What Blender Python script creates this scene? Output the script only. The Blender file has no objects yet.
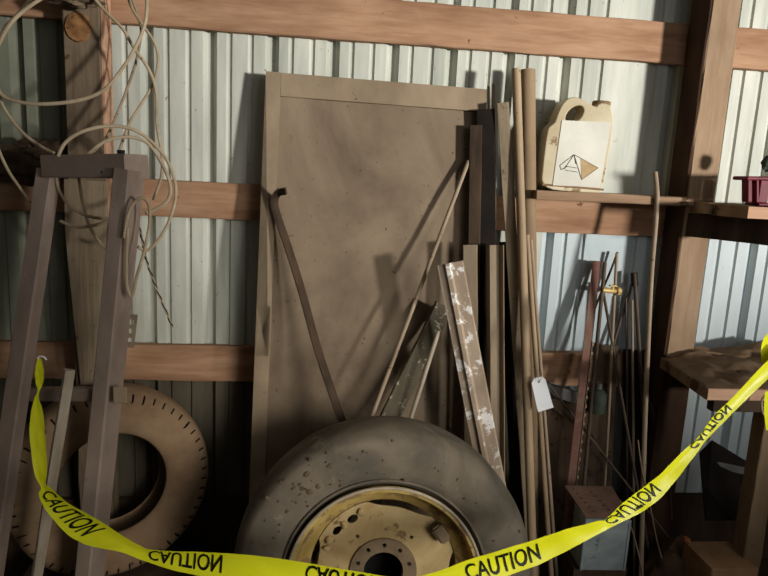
import bpy, bmesh, math, random
from mathutils import Vector, Matrix, noise
random.seed(7)
C = bpy.context.scene.collection
R = math.radians
# ------------------------------------------------------------------ camera
F = 650.0
CAM = Vector((0.0, -2.6, 1.7))
yaw, pitch, roll = R(6.6), R(10.2), R(2.9)
fwd = Vector((math.sin(yaw)*math.cos(pitch), math.cos(yaw)*math.cos(pitch), -math.sin(pitch)))
r0 = Vector((math.cos(yaw), -math.sin(yaw), 0)); u0 = r0.cross(fwd)
rt = (r0*math.cos(roll) + u0*math.sin(roll)).normalized()
up = rt.cross(fwd).normalized()
cd = bpy.data.cameras.new('camera'); cam = bpy.data.objects.new('camera', cd); C.objects.link(cam)
cd.sensor_width = 36; cd.lens = F/768*36; cd.clip_start = .05
m = Matrix((rt, up, -fwd)).transposed().to_4x4(); m.translation = CAM; cam.matrix_world = m
bpy.context.scene.camera = cam

def ray(u, v): return (fwd*F + rt*(u-384) - up*(v-288)).normalized()
def P(u, v, Y):
    d = ray(u, v); return CAM + d*((Y-CAM.y)/d.y)
def PZ(u, v, Z):
    d = ray(u, v); return CAM + d*((Z-CAM.z)/d.z)
def base_pt(a, b, Yb, Zb=0.0):
    n = ray(*a).cross(ray(*b))            # n . (X,Yb-cy,Zb-cz)=0
    x = -(n.y*(Yb-CAM.y) + n.z*(Zb-CAM.z))/n.x
    return Vector((CAM.x+x, Yb, Zb))
def mpp(p): return (p-CAM).dot(fwd)/F    # metres per pixel at p

# ------------------------------------------------------------------ materials
def lin(c): return tuple(((x/255)/12.92 if x/255 <= .04045 else (((x/255)+.055)/1.055)**2.4) for x in c) + (1,)
def mat(name, c1, c2, scale=6, stretch=(1, 1, 1), rough=.85, metal=0, bump=.25, detail=8, c3=None, t3=.6, s3=25, dist=0.0, lo=.35, hi=.68, grain=None):
    m = bpy.data.materials.new(name); m.use_nodes = True
    nt = m.node_tree; N = nt.nodes; L = nt.links
    b = N['Principled BSDF']
    tc = N.new('ShaderNodeTexCoord'); mp = N.new('ShaderNodeMapping'); mp.inputs['Scale'].default_value = stretch
    oi = N.new('ShaderNodeObjectInfo'); ad = N.new('ShaderNodeVectorMath'); ad.operation = 'ADD'
    cm = N.new('ShaderNodeVectorMath'); cm.operation = 'SCALE'; cm.inputs['Scale'].default_value = 13.7
    L.new(oi.outputs['Random'], cm.inputs[0]); L.new(tc.outputs['Object'], ad.inputs[0]); L.new(cm.outputs[0], ad.inputs[1])
    L.new(ad.outputs[0], mp.inputs[0])
    n1 = N.new('ShaderNodeTexNoise'); n1.inputs['Scale'].default_value = scale; n1.inputs['Detail'].default_value = detail
    n1.inputs['Distortion'].default_value = dist; n1.inputs['Roughness'].default_value = .62
    L.new(mp.outputs[0], n1.inputs[0])
    r = N.new('ShaderNodeValToRGB'); r.color_ramp.elements[0].position = lo; r.color_ramp.elements[1].position = hi
    r.color_ramp.elements[0].color = lin(c1); r.color_ramp.elements[1].color = lin(c2)
    L.new(n1.outputs[0], r.inputs[0]); out = r.outputs[0]
    if grain:
        mg = N.new('ShaderNodeMapping'); mg.inputs['Scale'].default_value = grain[0]; L.new(ad.outputs[0], mg.inputs[0])
        ng = N.new('ShaderNodeTexNoise'); ng.inputs['Scale'].default_value = grain[1]; ng.inputs['Detail'].default_value = 4; ng.inputs['Distortion'].default_value = .6
        L.new(mg.outputs[0], ng.inputs[0])
        rg = N.new('ShaderNodeValToRGB'); rg.color_ramp.elements[0].position = .38; rg.color_ramp.elements[1].position = .6
        g = grain[2]; rg.color_ramp.elements[0].color = (g, g*.95, g*.9, 1); rg.color_ramp.elements[1].color = (1, 1, 1, 1)
        L.new(ng.outputs[0], rg.inputs[0])
        mx = N.new('ShaderNodeMix'); mx.data_type = 'RGBA'; mx.blend_type = 'MULTIPLY'; mx.inputs[0].default_value = 1
        L.new(out, mx.inputs[6]); L.new(rg.outputs[0], mx.inputs[7]); out = mx.outputs[2]
    if c3:
        n2 = N.new('ShaderNodeTexNoise'); n2.inputs['Scale'].default_value = s3; n2.inputs['Detail'].default_value = 5
        n2.inputs['Roughness'].default_value = .7
        L.new(ad.outputs[0], n2.inputs[0])
        r2 = N.new('ShaderNodeValToRGB'); r2.color_ramp.elements[0].position = t3; r2.color_ramp.elements[1].position = min(1, t3+.04)
        L.new(n2.outputs[0], r2.inputs[0])
        mx = N.new('ShaderNodeMix'); mx.data_type = 'RGBA'; mx.inputs[7].default_value = lin(c3)
        L.new(r2.outputs[0], mx.inputs[0]); L.new(out, mx.inputs[6]); out = mx.outputs[2]
    L.new(out, b.inputs['Base Color'])
    b.inputs['Roughness'].default_value = rough; b.inputs['Metallic'].default_value = metal
    b.inputs['Specular IOR Level'].default_value = .25
    if bump:
        bp = N.new('ShaderNodeBump'); bp.inputs['Strength'].default_value = bump; bp.inputs['Distance'].default_value = .004
        L.new(n1.outputs[0], bp.inputs['Height']); L.new(bp.outputs[0], b.inputs['Normal'])
    m['_out'] = 1
    return m
M = {}
M['sheet'] = mat('corrugated_steel', (158, 161, 149), (206, 207, 194), 2.6, (3, 1, .4), rough=.55, bump=.05, c3=(120, 105, 82), t3=.655, s3=34)
M['olive'] = mat('shaded_sheet', (110, 112, 96), (140, 140, 122), 3, rough=.6, bump=.05)  # darker sheet colour, paints the shade on the wall beyond the left post
M['blue'] = mat('pale_blue_sheet', (176, 188, 190), (205, 214, 214), 3, (1, 1, .35), rough=.5, bump=.03, c3=(110, 105, 95), t3=.68, s3=40)
WG = dict(rough=.85, bump=.35)
M['girt'] = mat('sawn_girt_wood', (142, 105, 79), (186, 149, 118), 3.2, (.5, 1, 2.5), c3=(116, 76, 54), t3=.66, s3=11, grain=((.5, 1, 5), 10, .86), **WG)
M['post'] = mat('sawn_post_wood', (136, 112, 88), (166, 140, 113), 4, (1.5, 1.5, .6), c3=(116, 88, 64), t3=.68, s3=14, grain=((6, 6, .4), 9, .92), **WG)
M['greypost'] = mat('dusty_post_wood', (98, 84, 68), (138, 120, 98), 4, (1.5, 1.5, .6), c3=(80, 60, 42), t3=.64, s3=16, grain=((6, 6, .4), 9, .75), **WG)
M['plank'] = mat('weathered_plank', (128, 112, 92), (168, 150, 124), 5, (2, 2, .5), c3=(90, 74, 56), t3=.64, s3=20, grain=((8, 8, .4), 9, .8), **WG)
M['dark'] = mat('dark_dirty_wood', (48, 37, 28), (84, 66, 50), 6, (2, 2, .4), c3=(120, 108, 92), t3=.7, s3=22, **WG)
M['black'] = mat('blackened_steel', (20, 14, 10), (38, 29, 21), 6, rough=.8)
M['steel'] = mat('dusty_painted_steel', (128, 111, 99), (162, 143, 129), 5, (1, 1, .6), rough=.75, bump=.12, c3=(76, 56, 42), t3=.67, s3=26)
M['panel'] = mat('dust_coated_sheet_steel', (92, 77, 61), (152, 133, 110), 2.4, (1, .8, .6), rough=.8, bump=.5, detail=14, c3=(74, 58, 43), t3=.63, s3=46, dist=.4, lo=.3, hi=.7)
M['flange'] = mat('dusty_steel_flange', (128, 110, 88), (160, 141, 116), 5, (1, 1, .6), rough=.8, bump=.3, c3=(84, 66, 48), t3=.68, s3=30)
M['pole'] = mat('dusty_tube', (138, 116, 90), (180, 156, 124), 7, (1, 1, .25), rough=.6, bump=.15, c3=(104, 82, 60), t3=.66, s3=24)
M['polebr'] = mat('brown_dusty_tube', (120, 98, 74), (158, 134, 104), 7, (1, 1, .25), rough=.8, bump=.2, c3=(88, 66, 46), t3=.64, s3=24)
M['rod'] = mat('thin_rusty_rod', (134, 116, 94), (172, 152, 128), 14, (1, 1, .3), rough=.7, bump=.15, c3=(92, 66, 48), t3=.62, s3=30)
M['rodk'] = mat('dark_rusty_rod', (70, 58, 48), (106, 90, 76), 14, (1, 1, .3), rough=.7, bump=.15)
M['bare'] = mat('scratched_bare_steel', (140, 128, 110), (178, 164, 144), 18, (1, 1, .3), rough=.55, bump=.2)
M['redpost'] = mat('red_primed_steel', (112, 72, 62), (148, 110, 96), 9, (1, 1, .4), rough=.75, bump=.15, c3=(128, 106, 88), t3=.52, s3=20)
M['flaky'] = mat('flaking_white_paint', (150, 130, 110), (188, 168, 146), 8, (1, 1, .4), rough=.75, bump=.3, c3=(232, 228, 222), t3=.535, s3=15)
M['stained'] = mat('paint_stained_dark_board', (72, 66, 52), (104, 94, 76), 7, (1, 1, .4), rough=.85, bump=.3, c3=(158, 152, 136), t3=.58, s3=26)
M['chan'] = mat('dusty_channel', (116, 101, 82), (154, 136, 111), 7, (1, 1, .3), rough=.7, bump=.15, c3=(100, 84, 66), t3=.66, s3=22)
M['tan_tyre'] = mat('clay_dusted_rubber', (120, 96, 72), (150, 124, 96), 6, rough=.95, bump=.3, c3=(86, 66, 48), t3=.66, s3=22)
M['tyre'] = mat('dusty_black_rubber', (76, 71, 62), (122, 110, 94), 5, rough=.8, bump=.4, detail=10, c3=(122, 110, 92), t3=.62, s3=9, dist=.6)
M['mud'] = mat('dried_mud', (76, 62, 46), (112, 94, 72), 30, rough=.95, bump=.5)
M['yellow'] = mat('faded_yellow_rim_paint', (146, 120, 62), (186, 162, 98), 5, rough=.7, bump=.2, c3=(128, 102, 72), t3=.54, s3=12, dist=.6)
M['disc'] = mat('dusty_yellow_wheel_disc', (148, 124, 82), (182, 160, 116), 6, rough=.8, bump=.25, c3=(120, 92, 62), t3=.58, s3=11, dist=.8)
M['hub'] = mat('grey_brown_hub_ring', (100, 84, 64), (130, 112, 88), 10, rough=.8, bump=.2)
M['void'] = mat('recess_black', (8, 7, 6), (16, 13, 10), 6, rough=.95, bump=0)  # near-black that puts the darkness of tread notches and hub bore into colour
M['cable'] = mat('dirty_white_cable', (152, 134, 106), (196, 178, 148), 10, rough=.6, bump=.08, c3=(128, 108, 82), t3=.64, s3=16)
M['jug'] = mat('yellowed_plastic', (182, 166, 132), (214, 202, 172), 4, rough=.5, bump=.06, c3=(140, 112, 76), t3=.6, s3=10)
M['cap'] = mat('dusty_brown_cap', (116, 92, 66), (150, 124, 94), 12, rough=.8, bump=.2)
M['label'] = mat('white_label_paper', (204, 201, 186), (228, 225, 210), 5, rough=.6, bump=.03, c3=(190, 176, 146), t3=.68, s3=14)
M['ink'] = mat('brown_ink', (70, 58, 46), (90, 76, 60), 12, rough=.8, bump=0)
M['tanpaper'] = mat('torn_tan_paper', (178, 150, 108), (200, 174, 132), 12, rough=.8, bump=.05)
M['tape'] = mat('yellow_plastic_tape', (214, 214, 24), (230, 230, 44), 5, rough=.35, bump=.1, dist=.4)
M['tapeink'] = mat('black_tape_ink', (18, 20, 10), (28, 30, 14), 5, rough=.5, bump=0)
M['tag'] = mat('white_card', (236, 238, 240), (246, 248, 250), 5, rough=.5, bump=0)
M['brass'] = mat('dull_brass', (190, 158, 96), (222, 194, 132), 20, rough=.45, metal=.3, bump=.1)
M['galv'] = mat('galvanised_steel', (136, 148, 150), (178, 190, 190), 9, rough=.5, metal=.35, bump=.08, c3=(90, 92, 88), t3=.62, s3=14)
M['rustlid'] = mat('dirty_perforated_lid', (104, 80, 66), (138, 110, 94), 9, rough=.8, bump=.2)
M['maroon'] = mat('maroon_paint', (88, 18, 32), (122, 34, 48), 12, rough=.55, bump=.1, c3=(140, 90, 80), t3=.66, s3=22)
M['bench'] = mat('filthy_bench_wood', (110, 88, 66), (150, 124, 96), 5, (.6, 2, 1), rough=.95, bump=.4, c3=(78, 58, 42), t3=.56, s3=10)
M['dust'] = mat('caked_dust', (106, 84, 64), (138, 114, 88), 9, rough=1, bump=.5, detail=10, c3=(80, 60, 44), t3=.64, s3=22)
M['bedge'] = mat('bench_front_edge_wood', (170, 128, 100), (206, 166, 136), 5, (.4, 1, 3), rough=.85, bump=.25)
M['bedge2'] = mat('dusty_ledge_wood', (128, 102, 78), (168, 138, 110), 5, (.4, 1, 3), rough=.9, bump=.3, c3=(96, 74, 54), t3=.6, s3=14)
M['post_shade'] = mat('shade_toned_timber', (48, 33, 22), (78, 56, 40), 5, (1.5, 1.5, .5), rough=.95, bump=.2)  # dark brown that paints shade onto the right post
M['knot'] = mat('orange_knot_wood', (112, 78, 48), (168, 122, 76), 22, rough=.85, bump=.5, c3=(84, 56, 34), t3=.58, s3=30)
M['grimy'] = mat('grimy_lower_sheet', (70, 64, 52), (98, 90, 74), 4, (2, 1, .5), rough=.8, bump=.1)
M['murk'] = mat('dim_brown_board', (74, 60, 48), (118, 98, 78), 7, (1, 1, .4), rough=.9, bump=.3, c3=(60, 46, 36), t3=.6, s3=18)
M['floor'] = mat('dirt_floor', (52, 40, 30), (88, 70, 54), 5, rough=1, bump=.5, detail=12)
M['sack'] = mat('brown_sacking', (74, 56, 42), (100, 78, 60), 12, rough=.95, bump=.4)
M['card'] = mat('brown_cardboard', (140, 106, 74), (172, 136, 100), 7, rough=.9, bump=.1)
M['grime'] = mat('grey_sheet_scrap', (92, 90, 88), (124, 120, 116), 9, rough=.7, bump=.15)
M['green'] = mat('dull_green_can', (48, 56, 46), (68, 78, 62), 9, rough=.7, bump=.15)
M['rust'] = mat('orange_rust', (120, 66, 36), (160, 98, 60), 18, rough=.9, bump=.3)

# ------------------------------------------------------------------ helpers
def finish(name, bm, m, parent=None, mx=None, smooth=False, **kw):
    me = bpy.data.meshes.new(name); bmesh.ops.recalc_face_normals(bm, faces=bm.faces); bm.to_mesh(me); bm.free()
    for mm in (m if isinstance(m, (list, tuple)) else [m]): me.materials.append(mm)
    if smooth:
        for p in me.polygons: p.use_smooth = True
        me.set_sharp_from_angle(angle=R(40)) if hasattr(me, 'set_sharp_from_angle') else None
    return link(name, me, parent, mx, **kw)
def link(name, me, parent=None, mx=None, **kw):
    o = bpy.data.objects.new(name, me); C.objects.link(o)
    mx = mx if mx is not None else Matrix.Identity(4)
    if parent is not None:
        o.parent = parent; o.matrix_basis = parent_world(parent).inverted() @ mx
    else: o.matrix_basis = mx
    for k, v in kw.items(): o[k] = v
    return o
def parent_world(o):
    return (parent_world(o.parent) @ o.matrix_basis) if o.parent else o.matrix_basis.copy()
def tag(o, label, cat, group=None):
    o['label'] = label; o['category'] = cat
    if group: o['group'] = group
    return o
def empty(name, mx, label, cat, group=None):
    o = bpy.data.objects.new(name, None); o.empty_display_size = .05; C.objects.link(o)
    o.matrix_basis = mx if isinstance(mx, Matrix) else Matrix.Translation(mx)
    return tag(o, label, cat, group)
def bbox(bm, x0, x1, y0, y1, z0, z1, bev=.003):
    r = bmesh.ops.create_cube(bm, size=1)
    for v in r['verts']: v.co = Vector(((x0+x1)/2+v.co.x*(x1-x0), (y0+y1)/2+v.co.y*(y1-y0), (z0+z1)/2+v.co.z*(z1-z0)))
    if bev:
        ed = list({e for v in r['verts'] for e in v.link_edges})
        bmesh.ops.bevel(bm, geom=ed, offset=min(bev, abs(x1-x0)*.3, abs(y1-y0)*.3, abs(z1-z0)*.3), segments=1, affect='EDGES')
def rough_box(bm, x0, x1, y0, y1, z0, z1, axis=2, n=14, jit=.002, bev=.003, seed=0):
    """board with slightly uneven long edges, length on axis"""
    lo = [x0, y0, z0]; hi = [x1, y1, z1]; a = axis; b, c = [(1, 2), (0, 2), (0, 1)][a]
    prof = [(lo[b]+bev, lo[c]), (hi[b]-bev, lo[c]), (hi[b], lo[c]+bev), (hi[b], hi[c]-bev), (hi[b]-bev, hi[c]), (lo[b]+bev, hi[c]), (lo[b], hi[c]-bev), (lo[b], lo[c]+bev)]
    rings = []
    for i in range(n+1):
        t = lo[a]+(hi[a]-lo[a])*i/n; ring = []
        for k, (p, q) in enumerate(prof):
            w = [0, 0, 0]; j1 = jit*noise.noise(Vector((t*7+seed, k*.9, seed))); j2 = jit*noise.noise(Vector((t*7+seed, k*.9, seed+9)))
            w[a] = t + (0 if 0 < i < n else jit*1.2*noise.noise(Vector((k*3.1, seed, i)))); w[b] = p+j1; w[c] = q+j2
            ring.append(bm.verts.new(w))
        rings.append(ring)
    for i in range(n):
        for k in range(8):
            bm.faces.new((rings[i][k], rings[i][(k+1) % 8], rings[i+1][(k+1) % 8], rings[i+1][k]))
    bm.faces.new(rings[0]); bm.faces.new(list(reversed(rings[-1])))
def frame_between(A, B, twist=0.0, ref=None):
    """origin at A, z to B, y away from camera"""
    z = (B-A).normalized(); y = (ref if ref is not None else ((A+B)/2-CAM)).copy(); y = (y - z*y.dot(z)).normalized()
    x = y.cross(z).normalized()
    mm = Matrix((x, y, z)).transposed().to_4x4() @ Matrix.Rotation(R(twist), 4, 'Z'); mm.translation = A
    return mm, (B-A).length
def tube_mesh(bm, pts, r, n=8, closed=False, caps=True):
    pts = [Vector(p) for p in pts]; rs = r if isinstance(r, (list, tuple)) else [r]*len(pts)
    rings = []; nrm = None
    for i, p in enumerate(pts):
        t = (pts[min(i+1, len(pts)-1)] - pts[max(i-1, 0)]).normalized()
        if nrm is None:
            nrm = t.orthogonal().normalized()
        nrm = (nrm - t*nrm.dot(t)).normalized(); b = t.cross(nrm)
        rings.append([bm.verts.new(p+(nrm*math.cos(2*math.pi*k/n)+b*math.sin(2*math.pi*k/n))*rs[i]) for k in range(n)])
    for i in range(len(rings)-1):
        for k in range(n): bm.faces.new((rings[i][k], rings[i][(k+1) % n], rings[i+1][(k+1) % n], rings[i+1][k]))
    if caps: bm.faces.new(rings[0]); bm.faces.new(list(reversed(rings[-1])))
def spline(pts, sub=8):
    pts = [Vector(p) for p in pts]; out = []
    for i in range(len(pts)-1):
        p0 = pts[max(i-1, 0)]; p1 = pts[i]; p2 = pts[i+1]; p3 = pts[min(i+2, len(pts)-1)]
        for s in range(sub):
            t = s/sub
            out.append(.5*((2*p1)+(-p0+p2)*t+(2*p0-5*p1+4*p2-p3)*t*t+(-p0+3*p1-3*p2+p3)*t**3))
    out.append(pts[-1]); return out
def lathe(bm, prof, n=64, axis='Y', closed=True, disp=None):
    """prof list of (radius, offset along axis)"""
    rings = []
    for k in range(n):
        a = 2*math.pi*k/n; ring = []
        for j, (r_, o_) in enumerate(prof):
            rr = r_ + (disp(a, j, r_, o_) if disp else 0)
            ring.append(bm.verts.new((rr*math.cos(a), o_, rr*math.sin(a))))
        rings.append(ring)
    m_ = len(prof)
    for k in range(n):
        for j in range(m_ if closed else m_-1):
            a, b = rings[k], rings[(k+1) % n]
            bm.faces.new((a[j], a[(j+1) % m_], b[(j+1) % m_], b[j]))
def curve2d(name, loops, extr, bev=0.0):
    cu = bpy.data.curves.new(name, 'CURVE'); cu.dimensions = '2D'; cu.fill_mode = 'BOTH'; cu.extrude = extr; cu.bevel_depth = bev; cu.bevel_resolution = 3; cu.offset = -bev
    for lp in loops:
        s = cu.splines.new('POLY'); s.points.add(len(lp)-1); s.use_cyclic_u = True
        for p, q in zip(s.points, lp): p.co = (q[0], q[1], 0, 1)
    o = bpy.data.objects.new(name, cu); C.objects.link(o)
    dg = bpy.context.evaluated_depsgraph_get(); me = bpy.data.meshes.new_from_object(o.evaluated_get(dg))
    bpy.data.objects.remove(o); bpy.data.curves.remove(cu); me.name = name
    return me
def circ(cx, cy, r_, n=24, ry=None, rot=0): 
    out = []
    for k in range(n):
        a = 2*math.pi*k/n; x = r_*math.cos(a); y = (ry or r_)*math.sin(a)
        out.append((cx+x*math.cos(rot)-y*math.sin(rot), cy+x*math.sin(rot)+y*math.cos(rot)))
    return out

# leaning bar given by two image points: top end at depth Yt, foot on the floor at depth Yb
def lean(name, top, low, Yt, Yb, wpx, th, m, label, cat, twist=0, kind='board', group=None, seed=None, floor=0.0, r=None, parts=None, top_w=None):
    T = P(top[0], top[1], Yt); B = base_pt(top, low, Yb, floor)
    w = wpx*mpp(T); mx, L_ = frame_between(B, T, twist)
    bm = bmesh.new(); sd = seed if seed is not None else random.random()*50
    if kind == 'board': rough_box(bm, -w/2, w/2, -th/2, th/2, 0, L_, 2, 18, .0025, .002, sd)
    elif kind == 'rod':
        rr = w/2; pts = []
        for i in range(17):
            t = i/16; pts.append((.004*noise.noise(Vector((t*2, sd, 0))), .004*noise.noise(Vector((t*2, sd, 5))), L_*t))
        tube_mesh(bm, pts, rr, 12)
    elif kind == 'pipe':
        rr = w/2; n = 20; 
        for (ra, rb, z0, z1) in ((rr, rr, 0, L_), (rr, rr*.8, L_, L_), (rr*.8, rr*.8, L_, L_-.1)):
            A = [bm.verts.new((ra*math.cos(2*math.pi*k/n), ra*math.sin(2*math.pi*k/n), z0)) for k in range(n)]
            Bv = [bm.verts.new((rb*math.cos(2*math.pi*k/n), rb*math.sin(2*math.pi*k/n), z1)) for k in range(n)]
            for k in range(n): bm.faces.new((A[k], A[(k+1) % n], Bv[(k+1) % n], Bv[k]))
        bmesh.ops.remove_doubles(bm, verts=bm.verts, dist=1e-5)
    elif kind == 'channel':      # U section opening to the camera side
        t = .004; 
        bbox(bm, -w/2, w/2, th/2-t, th/2, 0, L_, .001); bbox(bm, -w/2, -w/2+t, -th/2, th/2, 0, L_, .001); bbox(bm, w/2-t, w/2, -th/2, th/2, 0, L_, .001)
    elif kind == 'vee':          # shallow pressed section with a ridge and lip
        prof = [(-w/2, .012), (-w/2, -.002), (-w*.22, -.004), (-w*.16, -.016), (-w*.02, -.016), (w*.05, -.004), (w*.46, -.002), (w/2, .012)]
        inn = [(x*.97, y+.004) for x, y in prof]
        full = prof + inn[::-1]; n = 14; rings = []
        for i in range(n+1):
            z = L_*i/n; rings.append([bm.verts.new((x+.001*noise.noise(Vector((z*8, x*40, 1))), y, z)) for x, y in full])
        k_ = len(full)
        for i in range(n):
            for j in range(k_): bm.faces.new((rings[i][j], rings[i][(j+1) % k_], rings[i+1][(j+1) % k_], rings[i+1][j]))
        bm.faces.new(rings[0]); bm.faces.new(rings[-1][::-1])
    elif kind == 'angle':
        t = .004; bbox(bm, -w/2, w/2, -t/2, t/2, 0, L_, .001); bbox(bm, w/2-t, w/2, -t/2, th, 0, L_, .001)
    o = finish(name, bm, m, None, mx, smooth=kind in ('rod', 'pipe'))
    if label: tag(o, label, cat, group)
    return o, mx, L_

# ------------------------------------------------------------------ building shell
XL, XR = -2.6, 2.9
bm = bmesh.new()
x392 = P(392, 70, 0).x; per = .2286; flat0, flat1 = P(607, 110, 0).x, P(640, 110, 0).x
prof = []
def groove(c, w_top, w_bot, d):
    d *= 1.5; w_top *= 1.12
    return [(c-w_top/2, 0), (c-w_bot/2, d), (c+w_bot/2, d), (c+w_top/2, 0)]
k = int((XL-x392)/per)
x = x392+k*per
while x < XR:
    for (c, a, b, d) in ((x, .046, .022, .019), (x+per*.31, .020, .008, .006), (x+per*.655, .020, .008, .006)):
        if XL < c < XR and not (flat0 < c < flat1): prof += groove(c, a, b, d)
    x += per
prof = [(XL, 0)] + prof + [(XR, 0)]
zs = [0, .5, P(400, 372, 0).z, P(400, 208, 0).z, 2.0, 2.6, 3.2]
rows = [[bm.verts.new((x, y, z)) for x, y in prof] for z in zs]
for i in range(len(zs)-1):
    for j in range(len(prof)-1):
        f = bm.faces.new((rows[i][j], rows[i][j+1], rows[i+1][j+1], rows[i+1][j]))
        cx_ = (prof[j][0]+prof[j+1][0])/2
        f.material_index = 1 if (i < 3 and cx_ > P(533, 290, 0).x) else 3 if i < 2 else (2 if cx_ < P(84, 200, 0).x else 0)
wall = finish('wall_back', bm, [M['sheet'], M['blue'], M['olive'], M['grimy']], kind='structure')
wall['label'] = 'off-white ribbed corrugated steel wall of the shed'
# side wall, ceiling and floor (outside the picture, close the shed)
def quad_box(name, a, b, m, **kw):
    bm = bmesh.new(); bbox(bm, a[0], b[0], a[1], b[1], a[2], b[2], 0); return finish(name, bm, m, **kw)
quad_box('floor', (XL, -5.5, -.1), (4.5, .06, 0), M['floor'], kind='structure')
quad_box('wall_left', (XL-.05, -5.5, 0), (XL, .06, 3.2), M['olive'], kind='structure')
quad_box('baseboard_back', (XL, -.035, 0), (XR, -.002, P(140, 500, -.035).z), M['dark'], kind='structure')

# girts
def girt(v0, v1, y, label, x0=XL+.02, x1=XR, m='girt'):
    z1 = P(400, v0, y).z; z0 = P(400, v1, y).z
    bm = bmesh.new(); rough_box(bm, 0, x1-x0, 0, -y-.001, -(z1-z0)/2, (z1-z0)/2, 0, 60, .004, .004, z0*10)
    o = finish('timber_girt', bm, M[m], None, Matrix.Translation((x0, y, (z0+z1)/2)))
    return tag(o, label, 'beam', 'horizontal wall girts'), z0, z1
g1, g1a, g1b = girt(0, 43.5, -.04, 'reddish sawn timber girt running along the top of the corrugated wall')
g2, g2a, g2b = girt(191, 226.5, -.04, 'middle timber girt of the wall, just beneath the narrow ledge with the jug')
g3, g3a, g3b = girt(350, 384, -.04, 'lowest timber girt of the wall, behind the top of the tan tyre')

# posts
def post(px_l, px_r, v, D, m, label, name='timber_post', zb=0, seed=1):
    a = P(px_l, v, -D); b = P(px_r, v, -D)
    bm = bmesh.new(); w = b.x-a.x
    rough_box(bm, 0, w, 0, D-.042, zb, 3.2, 2, 40, .003, .004, seed)
    o = finish(name, bm, M[m], None, Matrix.Translation((a.x, -D, 0)))
    return tag(o, label, 'post'), a.x, b.x
pr, prx0, prx1 = post(700, 728.5, 100, .17, 'post', 'square tan timber post between the two shelves and the jug ledge', seed=3)
bm = bmesh.new(); rough_box(bm, -.010, -.0005, .0, .125, 0, 3.2, 2, 40, .002, .002, 21)  # added thin board, its dark colour stands for the post's unlit side
finish('shade_side_board', bm, M['post_shade'], pr, Matrix.Translation((prx0, -.168, 0)), label='thin side board in the dark tone of the unlit post face')
pl, plx0, plx1 = post(64, 101, 70, .135, 'greypost', 'dusty grey-brown timber post behind the hanging cables', seed=5)
# added pale strip, its colour stands for light on the left post's right face
bm = bmesh.new(); rough_box(bm, 0, .012, 0, .088, .9, 3.2, 2, 20, .002, .002, 8)
o = finish('lit_face_strip', bm, M['bedge'], pl, Matrix.Translation((plx1+.0005, -.1315, 0)))
c = P(78, 27, -.137)
bm = bmesh.new(); n = 28
vs = [bm.verts.new((.041*(1+.12*noise.noise(Vector((math.cos(a)*2, math.sin(a)*2, 3))))*math.cos(a), -.006, .046*(1+.1*noise.noise(Vector((math.cos(a)*2, math.sin(a)*2, 8))))*math.sin(a))) for a in [2*math.pi*k/n for k in range(n)]]
vb = [bm.verts.new((v.co.x*1.08, .002, v.co.z*1.08)) for v in vs]; ce = bm.verts.new((0, -.009, .004))
for k in range(n):
    bm.faces.new((vs[k], vs[(k+1) % n], ce)); bm.faces.new((vs[k], vb[k], vb[(k+1) % n], vs[(k+1) % n]))
finish('wood_knot', bm, M['knot'], pl, Matrix.Translation(c), label='orange-brown knot')
# weathered plank hung in front of left post
T = P(86, 180, -.16); B = P(90, 384, -.15)
mx, L_ = frame_between(B, T, 0, Vector((0, 1, 0)))
bm = bmesh.new(); wt, wb = .145, .062
rough_box(bm, -.5, .5, -.008, .008, 0, L_, 2, 18, .002, .002, 4)
for v in bm.verts:
    t = v.co.z/L_; v.co.x *= wb+(wt-wb)*min(1, t*1.35)
o = finish('tapered_plank', bm, M['plank'], None, mx); tag(o, 'weathered grey plank tapering to its lower end, fixed over the dusty left post', 'plank')
# dark clutter lumps on middle girt at far left & at the top of the post
def lump(name, c, s, m, label, cat, seed=0, sub=3, rough=.35, parent=None):
    bm = bmesh.new(); bmesh.ops.create_icosphere(bm, subdivisions=sub, radius=1)
    for v in bm.verts:
        d = v.co.normalized(); f = 1+rough*noise.fractal(d*1.7+Vector((seed, seed*2, 0)), 1.0, 2.0, 4)
        v.co = Vector((d.x*s[0]*f, d.y*s[1]*f, d.z*s[2]*f))
    o = finish(name, bm, M[m], parent, Matrix.Translation(c), smooth=True)
    if label: tag(o, label, cat)
    return o
# ------------------------------------------------------------------ big steel panel
TL = P(266, 72, -.075); TR = P(487, 89, -.075); BL = base_pt((266, 72), (250, 480), -.32)
upv = (TL-BL).normalized(); H = (TL-BL).length; rv = (TR-TL); Wd = rv.length; rv.normalize()
nv = rv.cross(upv).normalized()   # toward -Y? x cross z = -y
rv2 = upv.cross(nv).normalized()
mxp = Matrix((rv2, -nv, upv)).transposed().to_4x4()
if (mxp.to_3x3() @ Vector((0, 1, 0))).y < 0: pass
mxp.translation = BL
pan = empty('sheet_steel_door', mxp, 'large dust-coated brown sheet steel door panel leaning on the wall', 'panel')
px = mpp(TL)
bm = bmesh.new()
rows = []
nx, nz = 24, 48
fl, ft = 15*px, 23*px
for i in range(nz+1):
    rows.append([bm.verts.new((fl+(Wd-fl)*j/nx, .006+.006*noise.noise(Vector((j*.25, i*.12, 1))), (H-ft)*i/nz)) for j in range(nx+1)])
for i in range(nz):
    for j in range(nx): bm.faces.new((rows[i][j], rows[i][j+1], rows[i+1][j+1], rows[i+1][j]))
finish('sheet', bm, M['panel'], pan, mxp, smooth=True)
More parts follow.
